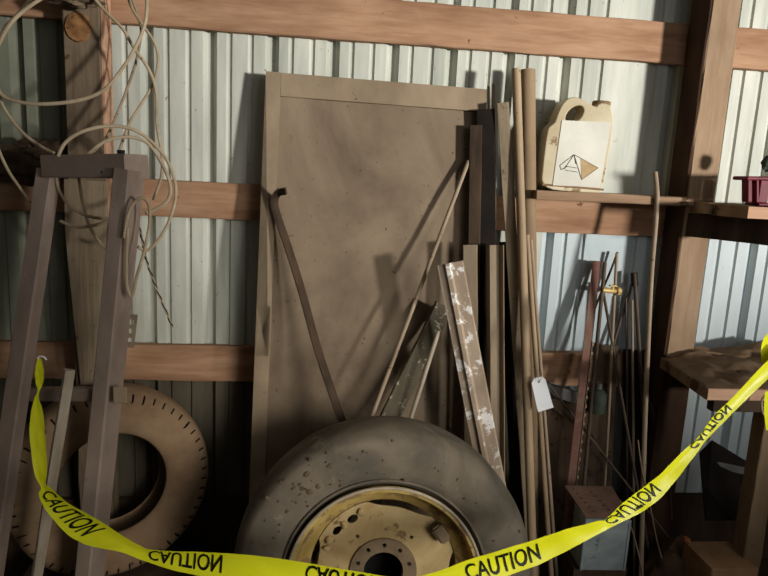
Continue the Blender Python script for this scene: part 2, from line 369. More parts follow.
# left flange with notch
def slab(name, loop, y0, y1, m, parent, mx, **kw):
    bm = bmesh.new(); a = [bm.verts.new((x, y0, z)) for x, z in loop]; b = [bm.verts.new((x, y1, z)) for x, z in loop]
    bm.faces.new(a); bm.faces.new(b[::-1])
    for k in range(len(loop)): bm.faces.new((a[k], b[k], b[(k+1) % len(loop)], a[(k+1) % len(loop)]))
    bmesh.ops.triangulate(bm, faces=[f for f in bm.faces if len(f.verts) > 4])
    return finish(name, bm, m, parent, mx, **kw)
inv = mxp.inverted()
def pl_hit(u, v):
    d = ray(u, v); n = -nv; t = (BL-CAM).dot(n)/d.dot(n); return inv @ (CAM+d*t)
za, zb_, zc = pl_hit(262, 305).z, pl_hit(262, 330).z, pl_hit(262, 356).z
slab('side_flange', [(0, 0), (fl, 0), (fl, H), (0, H), (0, za), (fl*.93, za-.002), (fl*.4, zb_), (fl*.9, zc+.002), (0, zc)], -.012, .03, M['flange'], pan, mxp)
slab('top_flange', [(fl+.001, H-ft), (Wd, H-ft), (Wd, H), (fl+.001, H)], -.008, .03, M['flange'], pan, mxp)
slab('side_flange', [(Wd-.02, 0), (Wd, 0), (Wd, H-ft-.001), (Wd-.02, H-ft-.001)], -.012, .03, M['flange'], pan, mxp)

# bent strap in front of the panel
def pan_pt(u, v, off):   # off metres in front of the panel
    q = pl_hit(u, v); w = mxp @ q; d = (CAM-w).normalized(); return w + d*off
cl = [(286, 191, .10), (278, 193, .06), (274.5, 201, .035), (277, 215, .03), (288, 247, .06), (302, 292, .10), (315, 340, .14), (325, 372, .18), (341, 418, .24), (352, 450, .30)]
pts = spline([pan_pt(u, v, o_) for u, v, o_ in cl], 6)
bm = bmesh.new(); prev = None; rings = []
for i, p in enumerate(pts):
    t = (pts[min(i+1, len(pts)-1)]-pts[max(i-1, 0)]).normalized()
    vdir = (p-CAM).normalized(); side = t.cross(vdir).normalized()
    wdt = (side*.85+vdir*.5).normalized(); thd = t.cross(wdt).normalized()
    w = .0145; h = .004
    rings.append([bm.verts.new(p+wdt*a+thd*b) for a, b in ((-w, -h), (w, -h), (w, h), (-w, h))])
for i in range(len(rings)-1):
    for k in range(4):
        f = bm.faces.new((rings[i][k], rings[i][(k+1) % 4], rings[i+1][(k+1) % 4], rings[i+1][k])); f.material_index = k % 2
bm.faces.new(rings[0]); bm.faces.new(rings[-1])
o = finish('bent_strap', bm, [M['dark'], M['bare']]); tag(o, 'bent flat iron strap curving down in front of the big steel panel', 'metal strap')

# ------------------------------------------------------------------ leaning bars, left to right
lean('steel_rod', (468.5, 161), (388, 373), -.14, -.62, 4.2, .01, M['rod'], 'long thin steel rod crossing the big panel diagonally from its upper right', 'rod', kind='rod')
lean('stained_board', (444, 306), (398, 400), -.24, -.60, 19, .02, M['stained'], 'short dark board spotted with pale paint, slanting behind the flaking board', 'board', twist=20)
lean('steel_rod', (439, 331), (411, 419), -.36, -.60, 4.5, .008, M['bare'], 'short thin bar slanting just right of the dark paint-spotted board', 'rod', kind='rod')
lean('flaky_trim_board', (450, 263), (482, 430), -.38, -.60, 26, .03, M['flaky'], 'flaking white-painted metal trim board leaning in front, above the wheel', 'board', kind='vee', twist=-8)
lean('dark_board', (476, 126), (474, 246), -.125, -.39, 12, .03, M['dark'], 'narrow dark grey board standing at the right edge of the big steel panel', 'board')
lean('grey_board', (470, 245), (471, 400), -.26, -.47, 14, .02, M['chan'], 'pale grey-tan board whose top is level with the flaking board top', 'board')
lean('black_board', (486, 110), (487, 250), -.118, -.36, 17, .03, M['black'], 'wide blackened board standing between the dark grey board and the round poles', 'board')
lean('steel_stake', (488.5, 86), (489.5, 150), -.075, -.26, 3, .01, M['rod'], 'left of two thin stakes rising by the top right corner of the panel', 'stake', kind='rod')
lean('steel_stake', (493.5, 84), (494, 150), -.078, -.255, 3, .01, M['rod'], 'right of two thin stakes rising by the top right corner of the panel', 'stake', kind='rod')
lean('light_channel', (495, 245), (496, 430), -.26, -.46, 16, .03, M['chan'], 'pale open metal channel standing to the left of the black gap by the poles', 'channel', kind='channel', twist=28)
lean('rough_slat', (502.5, 103), (518, 340), -.15, -.36, 12, .02, M['plank'], 'rough brown wooden slat leaning against the tall round pole', 'slat')
lean('round_pole', (516, 69), (530, 480), -.15, -.46, 9, .02, M['pole'], 'tall slim round pole, tan and dusty, in front of the thick brown pole', 'pole', kind='pipe')
lean('round_pole', (527.5, 70), (529.5, 335), -.085, -.24, 15.5, .02, M['polebr'], 'thick brown round pole beside the jug, dusty at the top', 'pole', kind='pipe')
lean('black_board', (507, 242), (517, 480), -.16, -.28, 15, .02, M['black'], 'black upright strip between the pale channel and the tall slim pole', 'board')
p1, mxa, La = lean('thin_pipe', (527, 235), (544.5, 480), -.17, -.44, 5, .01, M['pole'], 'thin tan pipe carrying the white tag, left of a matching pair', 'pipe', kind='pipe')
lean('thin_pipe', (531, 240), (549.5, 480), -.165, -.43, 3.6, .01, M['rod'], 'thin tan pipe right of a matching pair, just behind the white tag', 'pipe', kind='pipe')

# paper tag on a string
tg = P(541, 378, -.36); cg = P(542, 394, -.37)
s = mpp(cg)
root = empty('paper_tag', tg, 'blank white card tag hanging from the thin pipe by a string', 'tag')
loop = [(-7.5, 14), (4, 17), (9.5, 13), (9.5, -17), (-9.0, -15)]
loop = [(-5.5, 16.5), (2.5, 17.5), (5.5, 14), (9.5, -15), (-6.5, -17.5), (-8.8, 12)]
me = curve2d('card', [[(x*s, y*s) for x, y in loop], circ(-1.5*s, 12.5*s, 1.3*s, 12)], .0006)
me.materials.append(M['tag'])
mt = Matrix((rt, up, -fwd)).transposed().to_4x4() @ Matrix.Rotation(R(8), 4, 'Z'); mt.translation = cg
link('card', me, root, mt)
bm = bmesh.new(); tube_mesh(bm, spline([P(536, 372, -.35), P(540, 369, -.38), P(541.5, 374, -.38), P(540, 381, -.372), P(537.5, 376, -.375), P(536, 372, -.35)], 5), .0008, 6)
finish('string', bm, M['rodk'], root)

# T post with studs (red)
o, mx, L_ = lean('steel_fence_post', (597, 261), (572, 480), -.05, -.36, 8.5, .022, M['redpost'], None, None, kind='angle', twist=18)
tag(o, 'red-brown steel fence post with a row of studs, leaning on the wall', 'fence post')
w = 8.5*mpp(P(597, 261, -.05)); z = L_-.35; bm = bmesh.new(); bbox(bm, w/2-.0005, w/2+.0015, -.006, .004, .2, L_-.33, 0)
while z > .2:
    bbox(bm, w/2+.0005, w/2+.007, -.006, .004, z, z+.012, .001); z -= .036
finish('stud_strip', bm, M['pole'], o, mx)
lean('dark_rod', (605, 262), (585, 470), -.045, -.30, 4, .01, M['rodk'], 'thin dark bar lying along the right side of the red-brown fence post', 'rod', kind='rod')

# thin rods on the right
lean('thin_rod', (617, 253), (607, 440), -.045, -.22, 3.2, .01, M['rod'], 'thin grey rod rising highest beside the brass valve', 'rod', kind='rod')
def free_rod(name, pa, Ya, pb, Yb, wpx, m, label, cat='rod'):
    A = P(pa[0], pa[1], Ya); B = P(pb[0], pb[1], Yb); bm = bmesh.new(); mx, L_ = frame_between(B, A)
    pts = [(.003*noise.noise(Vector((i*.3, wpx*9+pa[0], 0))), 0, L_*i/14) for i in range(15)]
    tube_mesh(bm, pts, wpx*mpp(A)/2, 10)
    o = finish(name, bm, M[m], None, mx, smooth=True); return tag(o, label, cat) if label else o
lean('thin_rod', (617.5, 252), (603, 288), -.03, -.012, 2.4, .01, M['rodk'], 'short thin brace slanting left from the tip of the tallest grey rod', 'rod', kind='rod', floor=P(590, 322, -.05).z)
lean('thin_rod', (603, 292), (634, 470), -.05, -.30, 3, .01, M['rodk'], 'thin dark rod slanting down to the right below the brass valve', 'rod', kind='rod')
o, mx, L_ = lean('flat_topped_bar', (634, 273), (642, 400), -.05, -.20, 4, .01, M['rodk'], None, None, kind='rod'); tag(o, 'dark bar with a flattened black top to the left of the tall pale rod', 'bar')
bm = bmesh.new(); bbox(bm, -.014, .014, -.004, .004, L_-.055, L_+.002, .003); finish('flat_tip', bm, M['black'], o, mx)
lean('thin_rod', (632, 284), (613, 345), -.03, -.05, 3.2, .01, M['rodk'], 'thin dark rod slanting left beneath the flattened bar top', 'rod', kind='rod', floor=P(600, 385, -.06).z)
lean('thin_rod', (626, 298), (627, 440), -.045, -.18, 2.4, .01, M['rodk'], 'very thin dark rod standing between the brass valve and the flattened bar', 'rod', kind='rod')
lean('thin_rod', (632, 300), (633, 440), -.06, -.22, 2.6, .01, M['rod'], 'very thin brownish rod standing just left of the flattened bar', 'rod', kind='rod')
lean('thin_rod', (549, 385), (600, 450), -.10, -.30, 2.2, .01, M['rodk'], 'thin dark rod slanting down right from beside the white tag', 'rod', kind='rod')
# tall bent pale rod
pts = [P(655, 172, -.20), P(657, 195, -.21), P(655.5, 225, -.22), P(651, 280, -.25), P(646.5, 380, -.30), P(643.5, 470, -.35)]
b = base_pt((643.5, 470), (641, 570), -.42); pts.append(b)
pts = spline(pts, 6); bm = bmesh.new(); tube_mesh(bm, [p-b for p in pts], .0095, 12)
o = finish('tall_bent_rod', bm, M['rod'], None, Matrix.Translation(b), smooth=True); tag(o, 'tall pale slightly bent rod standing in front of the ledge end', 'rod')
bm = bmesh.new(); bbox(bm, -.012, .02, -.004, .004, -.004, .002, .001)

# brass valve
c = P(612, 291, -.075)
root = empty('brass_valve', c, 'small brass hose valve hooked on the thin rods beside the red post', 'valve')
bm = bmesh.new()
tube_mesh(bm, [c+Vector((-.042, 0, .004)), c+Vector((-.03, 0, .003)), c+Vector((0, 0, 0)), c+Vector((.016, 0, 0))], [.011, .012, .010, .012], 14)
tube_mesh(bm, [c+Vector((0, 0, 0)), c+Vector((0, -.004, .020))], [.008, .006], 12)
finish('valve_body', bm, M['brass'], root, None, smooth=True)
bm = bmesh.new(); tube_mesh(bm, [c+Vector((.016, 0, 0)), c+Vector((.020, 0, 0)), c+Vector((.026, 0, 0)), c+Vector((.036, 0, -.001)), c+Vector((.038, 0, -.001))], [.012, .018, .018, .016, .010], 8)
finish('hose_coupling', bm, M['brass'], root)
bm = bmesh.new(); bbox(bm, c.x-.016, c.x+.016, c.y-.012, c.y+.004, c.z+.020, c.z+.026, .002); finish('handle', bm, M['brass'], root)

# ------------------------------------------------------------------ ledge and jug
zt = P(560, 191, -.14).z; xa = P(537, 195, -.20).x; xb = prx0-.013; xs_ledge = P(694, 204, -.20).x
bm = bmesh.new(); rough_box(bm, 0, .48, -.062, .098, -.034, 0, 0, 26, .003, .003, 2)
for v in bm.verts: v.co.x *= (xs_ledge-xa)/.48
for v in bm.verts:
    if v.co.x > xb-xa-.01: v.co.y = min(v.co.y, -.034)
led = finish('narrow_ledge', bm, M['bedge2'], None, Matrix.Translation((xa, -.14, zt))); tag(led, 'narrow rough wooden ledge holding the jug, left of the tan post', 'ledge')
# jug from image outline
yj = -.135
s = mpp(P(575, 150, yj))
def J(u, v): return ((u-575)*s, (189.5-v)*s)
out = [(542, 189), (541, 165), (541, 131), (544, 127), (548, 124), (549.5, 115), (553, 105), (558.5, 99), (566, 97.5), (575, 100), (582, 104), (588, 105.5), (588.5, 101), (601, 101.5), (602.5, 107), (605.5, 114), (607, 121), (606.5, 150), (604.5, 187), (602, 189.5), (575, 190)]
def smooth_loop(lp, it=2):
    for _ in range(it):
        q = []
        for i in range(len(lp)):
            a, b = lp[i], lp[(i+1) % len(lp)]
            q += [(a[0]*.75+b[0]*.25, a[1]*.75+b[1]*.25), (a[0]*.25+b[0]*.75, a[1]*.25+b[1]*.75)]
        lp = q
    return lp
hole = circ((566.5-575)*s, (189.5-114.5)*s, 10.5*s, 24, 6.6*s, R(48))
hole = [(x, y) for x, y in hole]
me = curve2d('jug_body', [[J(*p) for p in smooth_loop(out, 2)], hole], .042, .005); me.materials.append(M['jug'])
for p_ in me.polygons: p_.use_smooth = True
me.set_sharp_from_angle(angle=R(50))
jb = P(573.5, 189.5, yj); jb.z = zt; jb.y = -.092
mj = Matrix.Translation(jb) @ Matrix.Rotation(R(2.0), 4, 'Y') @ Matrix.Rotation(R(-4), 4, 'Z') @ Matrix.Rotation(R(90), 4, 'X')
s_j = 1.0
root = empty('plastic_jug', Matrix.Translation(jb), 'yellowed white plastic jug with grip handle standing on the narrow ledge', 'jug')
link('jug_body', me, root, mj)
me = curve2d('label_panel', [smooth_loop([J(554.5, 121), J(604, 119), J(602, 183), J(553.5, 185)], 0)], .0006); me.materials.append(M['label'])
lab_o = link('label_panel', me, root, mj @ Matrix.Translation((0, 0, .049)), label='white rectangular label')
for nm, lp, mm, oz in (('torn_label', [J(578, 156), J(597, 164), J(582, 177)], 'tanpaper', .0502),):
    me = curve2d(nm, [lp], .0004); me.materials.append(M[mm]); link(nm, me, lab_o, mj @ Matrix.Translation((0, 0, oz)), label='torn tan triangular patch')
bm = bmesh.new()
def seg(a, b, r_=.0011):
    a = J(*a); b = J(*b); tube_mesh(bm, [(a[0], a[1], 0), (b[0], b[1], 0)], r_, 6)
for a, b in (((558, 165), (571, 153)), ((571, 153), (597, 164)), ((571, 153), (582, 177)), ((582, 177), (597, 164)), ((558, 165), (560, 169)), ((560, 169), (566, 165)), ((564, 165), (576, 166)), ((564, 169), (577, 170)), ((571, 153), (574, 162)), ((571, 153), (563, 168))): seg(a, b)
finish('printed_lines', bm, M['ink'], lab_o, mj @ Matrix.Translation((0, 0, .0505)))
bm = bmesh.new(); n = 24
tube_mesh(bm, [J3 for J3 in [(*J(596, 106), 0), (*J(596, 103), 0), (*J(596, 102.9), 0), (*J(596, 98.5), 0), (*J(596, 98), 0)]], [8*s, 8*s, 9*s, 9*s, 8*s], n)
finish('screw_cap', bm, M['cap'], root, mj)
bm = bmesh.new(); bbox(bm, *(sorted((J(543, 0)[0], J(606, 0)[0]))), J(0, 186)[1], J(0, 184)[1], .0475, .0487, 0)
finish('base_band', bm, M['cap'], root, mj)

# ------------------------------------------------------------------ right upper shelf
zs_ = P(750, 206, -.46).z; xs0 = P(747, 210, -.46).x
root = empty('deep_shelf', (xs0, -.40, zs_), 'rough plank shelf projecting to the right of the tan post, maroon tool on it', 'shelf')
bm = bmesh.new()
th = 12*mpp(P(750, 210, -.46))
rough_box(bm, xs_ledge+.004, 2.6, -.29, -.174, zs_-th, zs_, 0, 20, .003, .003, 3)
finish('plank', bm, M['bench'], root)
bm = bmesh.new(); rough_box(bm, xs_ledge+.02, 2.6, -.46, -.293, zs_-th-.002, zs_-.001, 0, 20, .003, .003, 6); 
for v in bm.verts:
    if v.co.x < prx0+.25: v.co.x = max(v.co.x, xs0 - (v.co.y+.46)*.35)
finish('plank', bm, M['bench'], root)
bm = bmesh.new(); rough_box(bm, xs0+.002, 2.6, -.466, -.4605, zs_-th-.001, zs_-.002, 0, 20, .001, .001, 9); finish('front_edge', bm, M['bedge'], root, label='pale sawn front edge')
# bracket beam under
a = P(690, 222, -.175); bm = bmesh.new(); rough_box(bm, prx0+.012, prx0+.06, -.455, -.174, zs_-th-.095, zs_-th-.004, 1, 8, .002, .002, 5)
for v in bm.verts: v.co.x += (-.174-v.co.y)*.55
finish('bracket', bm, M['dark'], root)
bm = bmesh.new(); rough_box(bm, prx0+.052, 2.6, -.215, -.175, zs_-th-.085, zs_-th-.004, 0, 18, .003, .003, 5); finish('bearer', bm, M['dark'], root)
# maroon tool
c = P(757, 199, -.36); c.z = zs_+.0005
root = empty('maroon_clamp', c, 'small maroon iron clamp lying on the deep shelf at the right edge', 'clamp')
s = mpp(c); bm = bmesh.new()
bbox(bm, -.012, .16, -.03, .05, 0, .010, .003); finish('foot_plate', bm, M['maroon'], root, Matrix.Translation(c))
bm = bmesh.new(); bbox(bm, -.075, .16, -.035, .05, 27*s-.004, 27*s+.010, .004)
for v in bm.verts:
    v.co.z += v.co.x*.04 - .004
finish('jaw_plate', bm, M['maroon'], root, Matrix.Translation(c))
for xx, ww in ((-.050, .009), (-.020, .006), (.012, .020), (.07, .012), (.12, .012)):
    bm = bmesh.new(); bbox(bm, xx-ww, xx+ww, -.018, .02, .0105, 27*s-.006, .003)
    for v in bm.verts:
        if v.co.z < .03: v.co.x += (.012-.0)*(1 if xx < 0 else 0)
    finish('web_post', bm, M['maroon'], root, Matrix.Translation(c))
lump('oil_bottle_stub', P(768, 163, -.34), (.02, .02, .03), 'green', 'dark greenish lump resting on the maroon clamp', 'lump', 4)

# ------------------------------------------------------------------ right lower bench
zb = P(707, 388, -.56).z; xf = P(707, 388, -.56).x
root = empty('work_bench', (xf+.4, -.35, 0), 'dirt-caked wooden workbench shelf at the right edge', 'workbench')
xbk = prx0-.03
loopb = [(xf, -.56), (2.7, -.56), (2.7, -.045), (prx1+.005, -.045), (prx1+.005, -.183), (xbk, -.183)]
th = 12*mpp(P(720, 392, -.56))
bm = bmesh.new(); a = [bm.verts.new((x, y, zb)) for x, y in loopb]; b_ = [bm.verts.new((x, y, zb-th)) for x, y in loopb]
bm.faces.new(a); bm.faces.new(b_[::-1])
for k in range(len(loopb)): bm.faces.new((a[k], b_[k], b_[(k+1) % len(loopb)], a[(k+1) % len(loopb)]))
bmesh.ops.triangulate(bm, faces=[f for f in bm.faces if len(f.verts) > 4])
finish('bench_top', bm, M['bench'], root)
bm = bmesh.new(); rough_box(bm, xf+.002, 2.7, -.568, -.5605, zb-th, zb-.001, 0, 20, .001, .001, 2); finish('front_edge', bm, M['bedge'], root, label='pale sawn front edge')
bm = bmesh.new(); rough_box(bm, prx0-.009, prx1-.001, -.180, -.1705, 0, zb-th-.004, 2, 10, .001, .002, 31); finish('shade_lower_board', bm, M['post_shade'], pr, label='dark board added for the bench shade on the foot of the post')  # added board, its dark colour stands in for the shade under the bench
# bench legs and diagonal brace
A = P(757, 470, -.50)
bm = bmesh.new(); rough_box(bm, A.x-.03, A.x+.045, -.54, -.47, 0, zb-th-.001, 2, 14, .003, .003, 7); finish('leg', bm, M['polebr'], root)
bm = bmesh.new(); rough_box(bm, 2.45, 2.52, -.54, -.47, 0, zb-th-.001, 2, 14, .003, .003, 7); finish('leg', bm, M['polebr'], root)
bm = bmesh.new(); rough_box(bm, 0, 1.2, -.538, -.50, zb-th-.055, zb-th-.002, 0, 14, .003, .003, 7)
for v in bm.verts: v.co.x += xf+.05
finish('apron_rail', bm, M['dark'], root)
# dust heap on bench
bm = bmesh.new(); nx, ny = 60, 30; rows = []
for j in range(ny+1):
    ty = j/ny; row = []
    y = -.555+.53*ty
    xl = xf+.012 + (xbk-xf)*max(0, min(1, (y+.56)/.385))
    if y > -.19: xl = prx1+.008
    for i in range(nx+1):
        tx = i/nx; x = xl+(2.4-xl)*tx
        edge = min(1, tx*12, (1-tx)*10, ty*8, (1-ty)*8)
        h = (.018+.04*ty*ty)*(.55+noise.fractal(Vector((x*5, y*7, 2)), .9, 2, 5)) + .012*noise.noise(Vector((x*22, y*22, 0)))
        row.append(bm.verts.new((x, y, zb+.0005+max(0, h)*edge)))
    rows.append(row)
for j in range(ny):
    for i in range(nx): bm.faces.new((rows[j][i], rows[j][i+1], rows[j+1][i+1], rows[j+1][i]))
o = finish('caked_dust', bm, M['dust'], None, None, smooth=True, kind='stuff'); tag(o, 'thick layer of brown dust and dirt caked over the workbench top', 'dirt')

# ------------------------------------------------------------------ welded steel frame on the left
cf = [((38, 172), (47, 158))]
def tubebar(name, A, B, w, d, m, parent, ref=Vector((0, 1, 0)), seed=0, ext=0):
    mx, L_ = frame_between(A, B, 0, ref); bm = bmesh.new(); rough_box(bm, -w/2, w/2, -d/2, d/2, -ext, L_+ext, 2, 12, .0012, .005, seed)
    return finish(name, bm, M[m], parent, mx)
Yt, Yb = -.42, -.50
YL, YR = -.34, -.54; REF = Vector((.32, .95, 0))
LT = P(49, 170, YL); RTp = P(129.5, 170, YR)
LB = base_pt((49, 170), (6, 470), YL-.30); RB = base_pt((129.5, 170), (100, 470), YR-.08)
root = empty('welded_steel_frame', (LB+RB)/2, 'dusty welded square-tube steel frame standing under the hanging cables', 'steel frame')
wl = 19*mpp(LT)
tubebar('leg', LB, LT, wl, .05, 'steel', root, REF, seed=1); tubebar('leg', RB, RTp, wl*.9, .085, 'steel', root, REF, seed=2)
up3 = Vector((0, 0, 1))
TLc, TRc = P(54, 166.5, YL-.004), P(137, 166.5, YR-.004)
tubebar('top_rail', TLc, TRc, 22*mpp(LT), 0.094, 'steel', root, REF, seed=3)
CL, CR = P(24, 394, YL-.05), P(104, 394, YR-.04)
tubebar('cross_rail', CL, CR, 13*mpp(CL), .03, 'steel', root, seed=4)
pc = P(119.5, 395, YR-.10); bm = bmesh.new(); bbox(bm, -.018, .022, -.004, .004, -.026, .026, .002); finish('gusset_plate', bm, M['flange'], root, Matrix.Translation(pc))
for (u, v) in ((58, 154), (121, 152)):
    q = P(u, v, YL-.02 if u < 90 else YR); bm = bmesh.new(); tube_mesh(bm, [q+Vector((0, 0, -.012)), q+Vector((0, 0, .006))], .013, 6); finish('bolt', bm, M['black'], root)
# small strap bracket on the right leg
q = P(131, 331, -.50)
me = curve2d('strap_bracket', [[(-.016, -.055), (.012, -.055), (.018, .055), (-.012, .055)], circ(0, .03, .007, 12, .011), circ(-.002, .0, .006, 12, .009), circ(-.002, -.032, .007, 12, .010)], .0015)
me.materials.append(M['chan']); o = link('strap_bracket', me, root, Matrix.Translation(q) @ Matrix.Rotation(R(90), 4, 'X') @ Matrix.Rotation(R(-4), 4, 'Z')); o['label'] = 'pale perforated strap on the right leg'

# stick in front of the frame
lean('flat_stick', (69.5, 370), (50.5, 490), -.62, -.74, 10.5, .016, M['bare'], 'pale flat wooden stick standing in front of the steel frame', 'stick', twist=25)

# ------------------------------------------------------------------ tyres
def tyre_profile(Ro, Ri, W, n=10):
    # closed section: (radius, offset); outside then inside wall
    o = [(Ri, -W*.34), (Ri+.012, -W*.40), (Ri+(Ro-Ri)*.25, -W*.47), (Ri+(Ro-Ri)*.55, -W*.50), (Ri+(Ro-Ri)*.80, -W*.47), (Ro-.022, -W*.42), (Ro-.008, -W*.32), (Ro-.001, -W*.16), (Ro, 0)]
    o = o + [(r_, -y) for r_, y in o[-2::-1]]
    i = [(Ri, W*.30), (Ri+.02, W*.36), (Ri+(Ro-Ri)*.5, W*.44), (Ro-.03, W*.30), (Ro-.025, 0), (Ro-.03, -W*.30), (Ri+(Ro-Ri)*.5, -W*.44), (Ri+.02, -W*.36), (Ri, -W*.30)]
    return o+i
def smooth_prof(p):
    q = []
    for i in range(len(p)):
        a, b = p[i], p[(i+1) % len(p)]; q += [(a[0]*.75+b[0]*.25, a[1]*.75+b[1]*.25), (a[0]*.25+b[0]*.75, a[1]*.25+b[1]*.75)]
    return q
# back tyre
ct = P(111, 478, -.27)
Rb_ = .352
mtb = Matrix.Translation(ct) @ Matrix.Rotation(R(24), 4, 'Z') @ Matrix.Rotation(R(-5), 4, 'X')
bm = bmesh.new()
pp = smooth_prof(tyre_profile(Rb_, .185, .19))
def dispb(a, j, r_, o_):
    d = 0
    if r_ > Rb_-.07 and o_ < -.03:
        ph = (a*52/(2*math.pi)) % 1.0
        if ph < .25 and Rb_-.05 < r_ < Rb_-.022: d = -.010
    return d
lathe(bm, pp, 52*6, disp=dispb)
for f in bm.faces:
    q = f.calc_center_median(); rr_ = math.hypot(q.x, q.z); ph = (math.atan2(q.z, q.x)*52/(2*math.pi)) % 1.0
    if q.y < -.03 and Rb_-.044 < rr_ < Rb_-.022 and ph < .25: f.material_index = 1
tt = finish('bare_tyre', bm, [M['tan_tyre'], M['void']], None, mtb, smooth=True); tag(tt, 'clay-dusted tan tyre without a wheel, leaning behind the steel frame', 'tyre')
bm = bmesh.new(); rough_box(bm, ct.x-.30, ct.x+.30, -.40, -.16, 0, ct.z-Rb_*math.cos(R(5))-.002, 0, 6, .003, .004, 3)
tag(finish('timber_sleeper', bm, M['dark']), 'dark timber sleeper on the floor under the tan tyre', 'timber')

# front wheel
Ro = .462; Wt = .25
cw = P(382, 569, -.75); cw.z = .480
mw = Matrix.Translation(cw) @ Matrix.Rotation(R(-3), 4, 'Z') @ Matrix.Rotation(R(-7), 4, 'X')
root = empty('implement_wheel', mw, 'large farm implement wheel with worn black tyre and dusty yellow rim', 'wheel')
bm = bmesh.new(); Rr = .286
pp = smooth_prof(smooth_prof(tyre_profile(Ro, Rr, Wt)))
def dispf(a, j, r_, o_):
    p = Vector((math.cos(a)*3, math.sin(a)*3, o_*10)); d = .003*noise.noise(p)
    if r_ > Ro-.006:
        d -= 0
    if abs(r_-(Rr+.03)) < .006: d += .002
    return d
lathe(bm, pp, 160, disp=dispf)
ty_o = finish('tyre', bm, M['tyre'], root, mw, smooth=True, label='worn black rubber tyre under dried mud')
# raised sidewall rings
bm = bmesh.new()
for rr_, yy in ((Rr+.022, -.1135),):
    lathe(bm, [(rr_+.004*math.cos(t), yy+.003*math.sin(t)) for t in [i*math.pi/3 for i in range(6)]], 128)
finish('sidewall_rib', bm, M['tyre'], ty_o, mw, smooth=True)
# mud splashes
bm = bmesh.new()
for i in range(70):
    if i < 40: a = R(random.gauss(128, 14)); rr_ = Rr + random.uniform(.05, .15)
    else: a = R(random.uniform(20, 165)); rr_ = Rr+random.uniform(.02, .15)
    tt_ = (rr_-Rr)/(Ro-Rr); yy = -Wt*(.47 if tt_ < .3 else .492 if tt_ < .7 else .46)
    s_ = random.uniform(.002, .006)*(1.1 if i < 40 else .6)
    bmesh.ops.create_icosphere(bm, subdivisions=1, radius=1, matrix=Matrix.Rotation(-a, 4, 'Y') @ Matrix.Translation((rr_, yy, 0)) @ Matrix.Diagonal((s_*random.uniform(.7, 2), .004, s_*random.uniform(.7, 2), 1)))
finish('mud_splashes', bm, M['mud'], ty_o, mw, kind='stuff')
# rim
bm = bmesh.new(); rimp = [(Rr+.004, -.112), (Rr+.008, -.119), (Rr+.002, -.125), (Rr-.010, -.122), (Rr-.014, -.105), (Rr-.020, -.075), (Rr-.044, -.06), (Rr-.060, -.045), (Rr-.062, .09), (Rr, .118), (Rr+.004, .112), (Rr-.052, .085), (Rr-.052, -.04), (Rr-.036, -.052), (Rr-.010, -.075), (Rr-.006, -.1)]
lathe(bm, rimp, 128); rim_o = finish('rim', bm, M['yellow'], root, mw, smooth=True, label='yellow painted rim with bare steel lip')
bm = bmesh.new(); lathe(bm, [(Rr+.004+.0045*math.cos(t), -.1245+.0045*math.sin(t)) for t in [i*math.pi/4 for i in range(8)]], 128); finish('rim_lip', bm, M['bare'], rim_o, mw, smooth=True)
# disc
def arc_slot(r1, r2, a0, a1, n=16):
    o = [(r2*math.cos(R(a0+(a1-a0)*i/n)), r2*math.sin(R(a0+(a1-a0)*i/n))) for i in range(n+1)]
    i_ = [(r1*math.cos(R(a1-(a1-a0)*i/n)), r1*math.sin(R(a1-(a1-a0)*i/n))) for i in range(n+1)]
    return o+i_
Rd = Rr-.0625
outer = []
# scalloped edge: four welded lobes, gaps between them show black
for k in range(180):
    a = 2*k; d = 0
    for (c0, hw) in ((78, 27), (178, 24), (268, 27), (352, 24)):
        x = abs(((a-c0+180) % 360)-180)
        if x < hw: d = max(d, .020*(1-(x/hw)**4))
    outer.append(((Rd-d)*math.cos(R(a)), (Rd-d)*math.sin(R(a))))
loops = [outer, circ(0, 0, .060, 40)]
for k in range(10):
    a = R(36*k+18); loops.append(circ(.083*math.cos(a), .083*math.sin(a), .0075, 12))
for a in (52, 128, 232, 308): loops.append(circ(.135*math.cos(R(a)), .135*math.sin(R(a)), .0075, 4, rot=R(20)))
loops.append(circ(.190*math.cos(R(122)), .190*math.sin(R(122)), .018, 16, .012, R(35)))
loops.append(circ(.192*math.cos(R(140)), .192*math.sin(R(140)), .017, 16, .010, R(50)))
me = curve2d('wheel_disc', loops, .003, .0008); me.materials.append(M['disc'])
md = mw @ Matrix.Translation((0, -.040, 0)) @ Matrix.Rotation(R(90), 4, 'X')
disc_o = link('wheel_disc', me, root, md, label='pale dusty yellow disc with bolt holes')
loops = [circ(0, 0, .104, 48), circ(0, 0, .061, 40)]
for k in range(10):
    a = R(36*k+18); loops.append(circ(.083*math.cos(a), .083*math.sin(a), .0065, 12))
me = curve2d('hub_ring', loops, .003, .001); me.materials.append(M['hub'])
link('hub_ring', me, disc_o, mw @ Matrix.Translation((0, -.0478, 0)) @ Matrix.Rotation(R(90), 4, 'X'))
for (a, rr_, s_) in ((112, .198, .022), (131, .192, .02), (150, .192, .022), (158, .19, .015)):
    bm = bmesh.new(); bmesh.ops.create_icosphere(bm, subdivisions=2, radius=1, matrix=Matrix.Rotation(-R(a), 4, 'Y') @ Matrix.Translation((rr_, -.048, 0)) @ Matrix.Diagonal((s_*.7, .010, s_*.55, 1)))
    for v in bm.verts: v.co += Vector((1, 1, 1))*.005*noise.noise(v.co*60)
    finish('weld_lump', bm, M['disc'], disc_o, mw, smooth=True)
bm = bmesh.new(); ma = Matrix.Rotation(-R(38), 4, 'Y') @ Matrix.Translation((.215, -.06, 0))
bmesh.ops.create_cube(bm, size=1, matrix=ma @ Matrix.Diagonal((.035, .05, .06, 1))); bmesh.ops.bevel(bm, geom=bm.edges[:], offset=.006, segments=2, affect='EDGES')
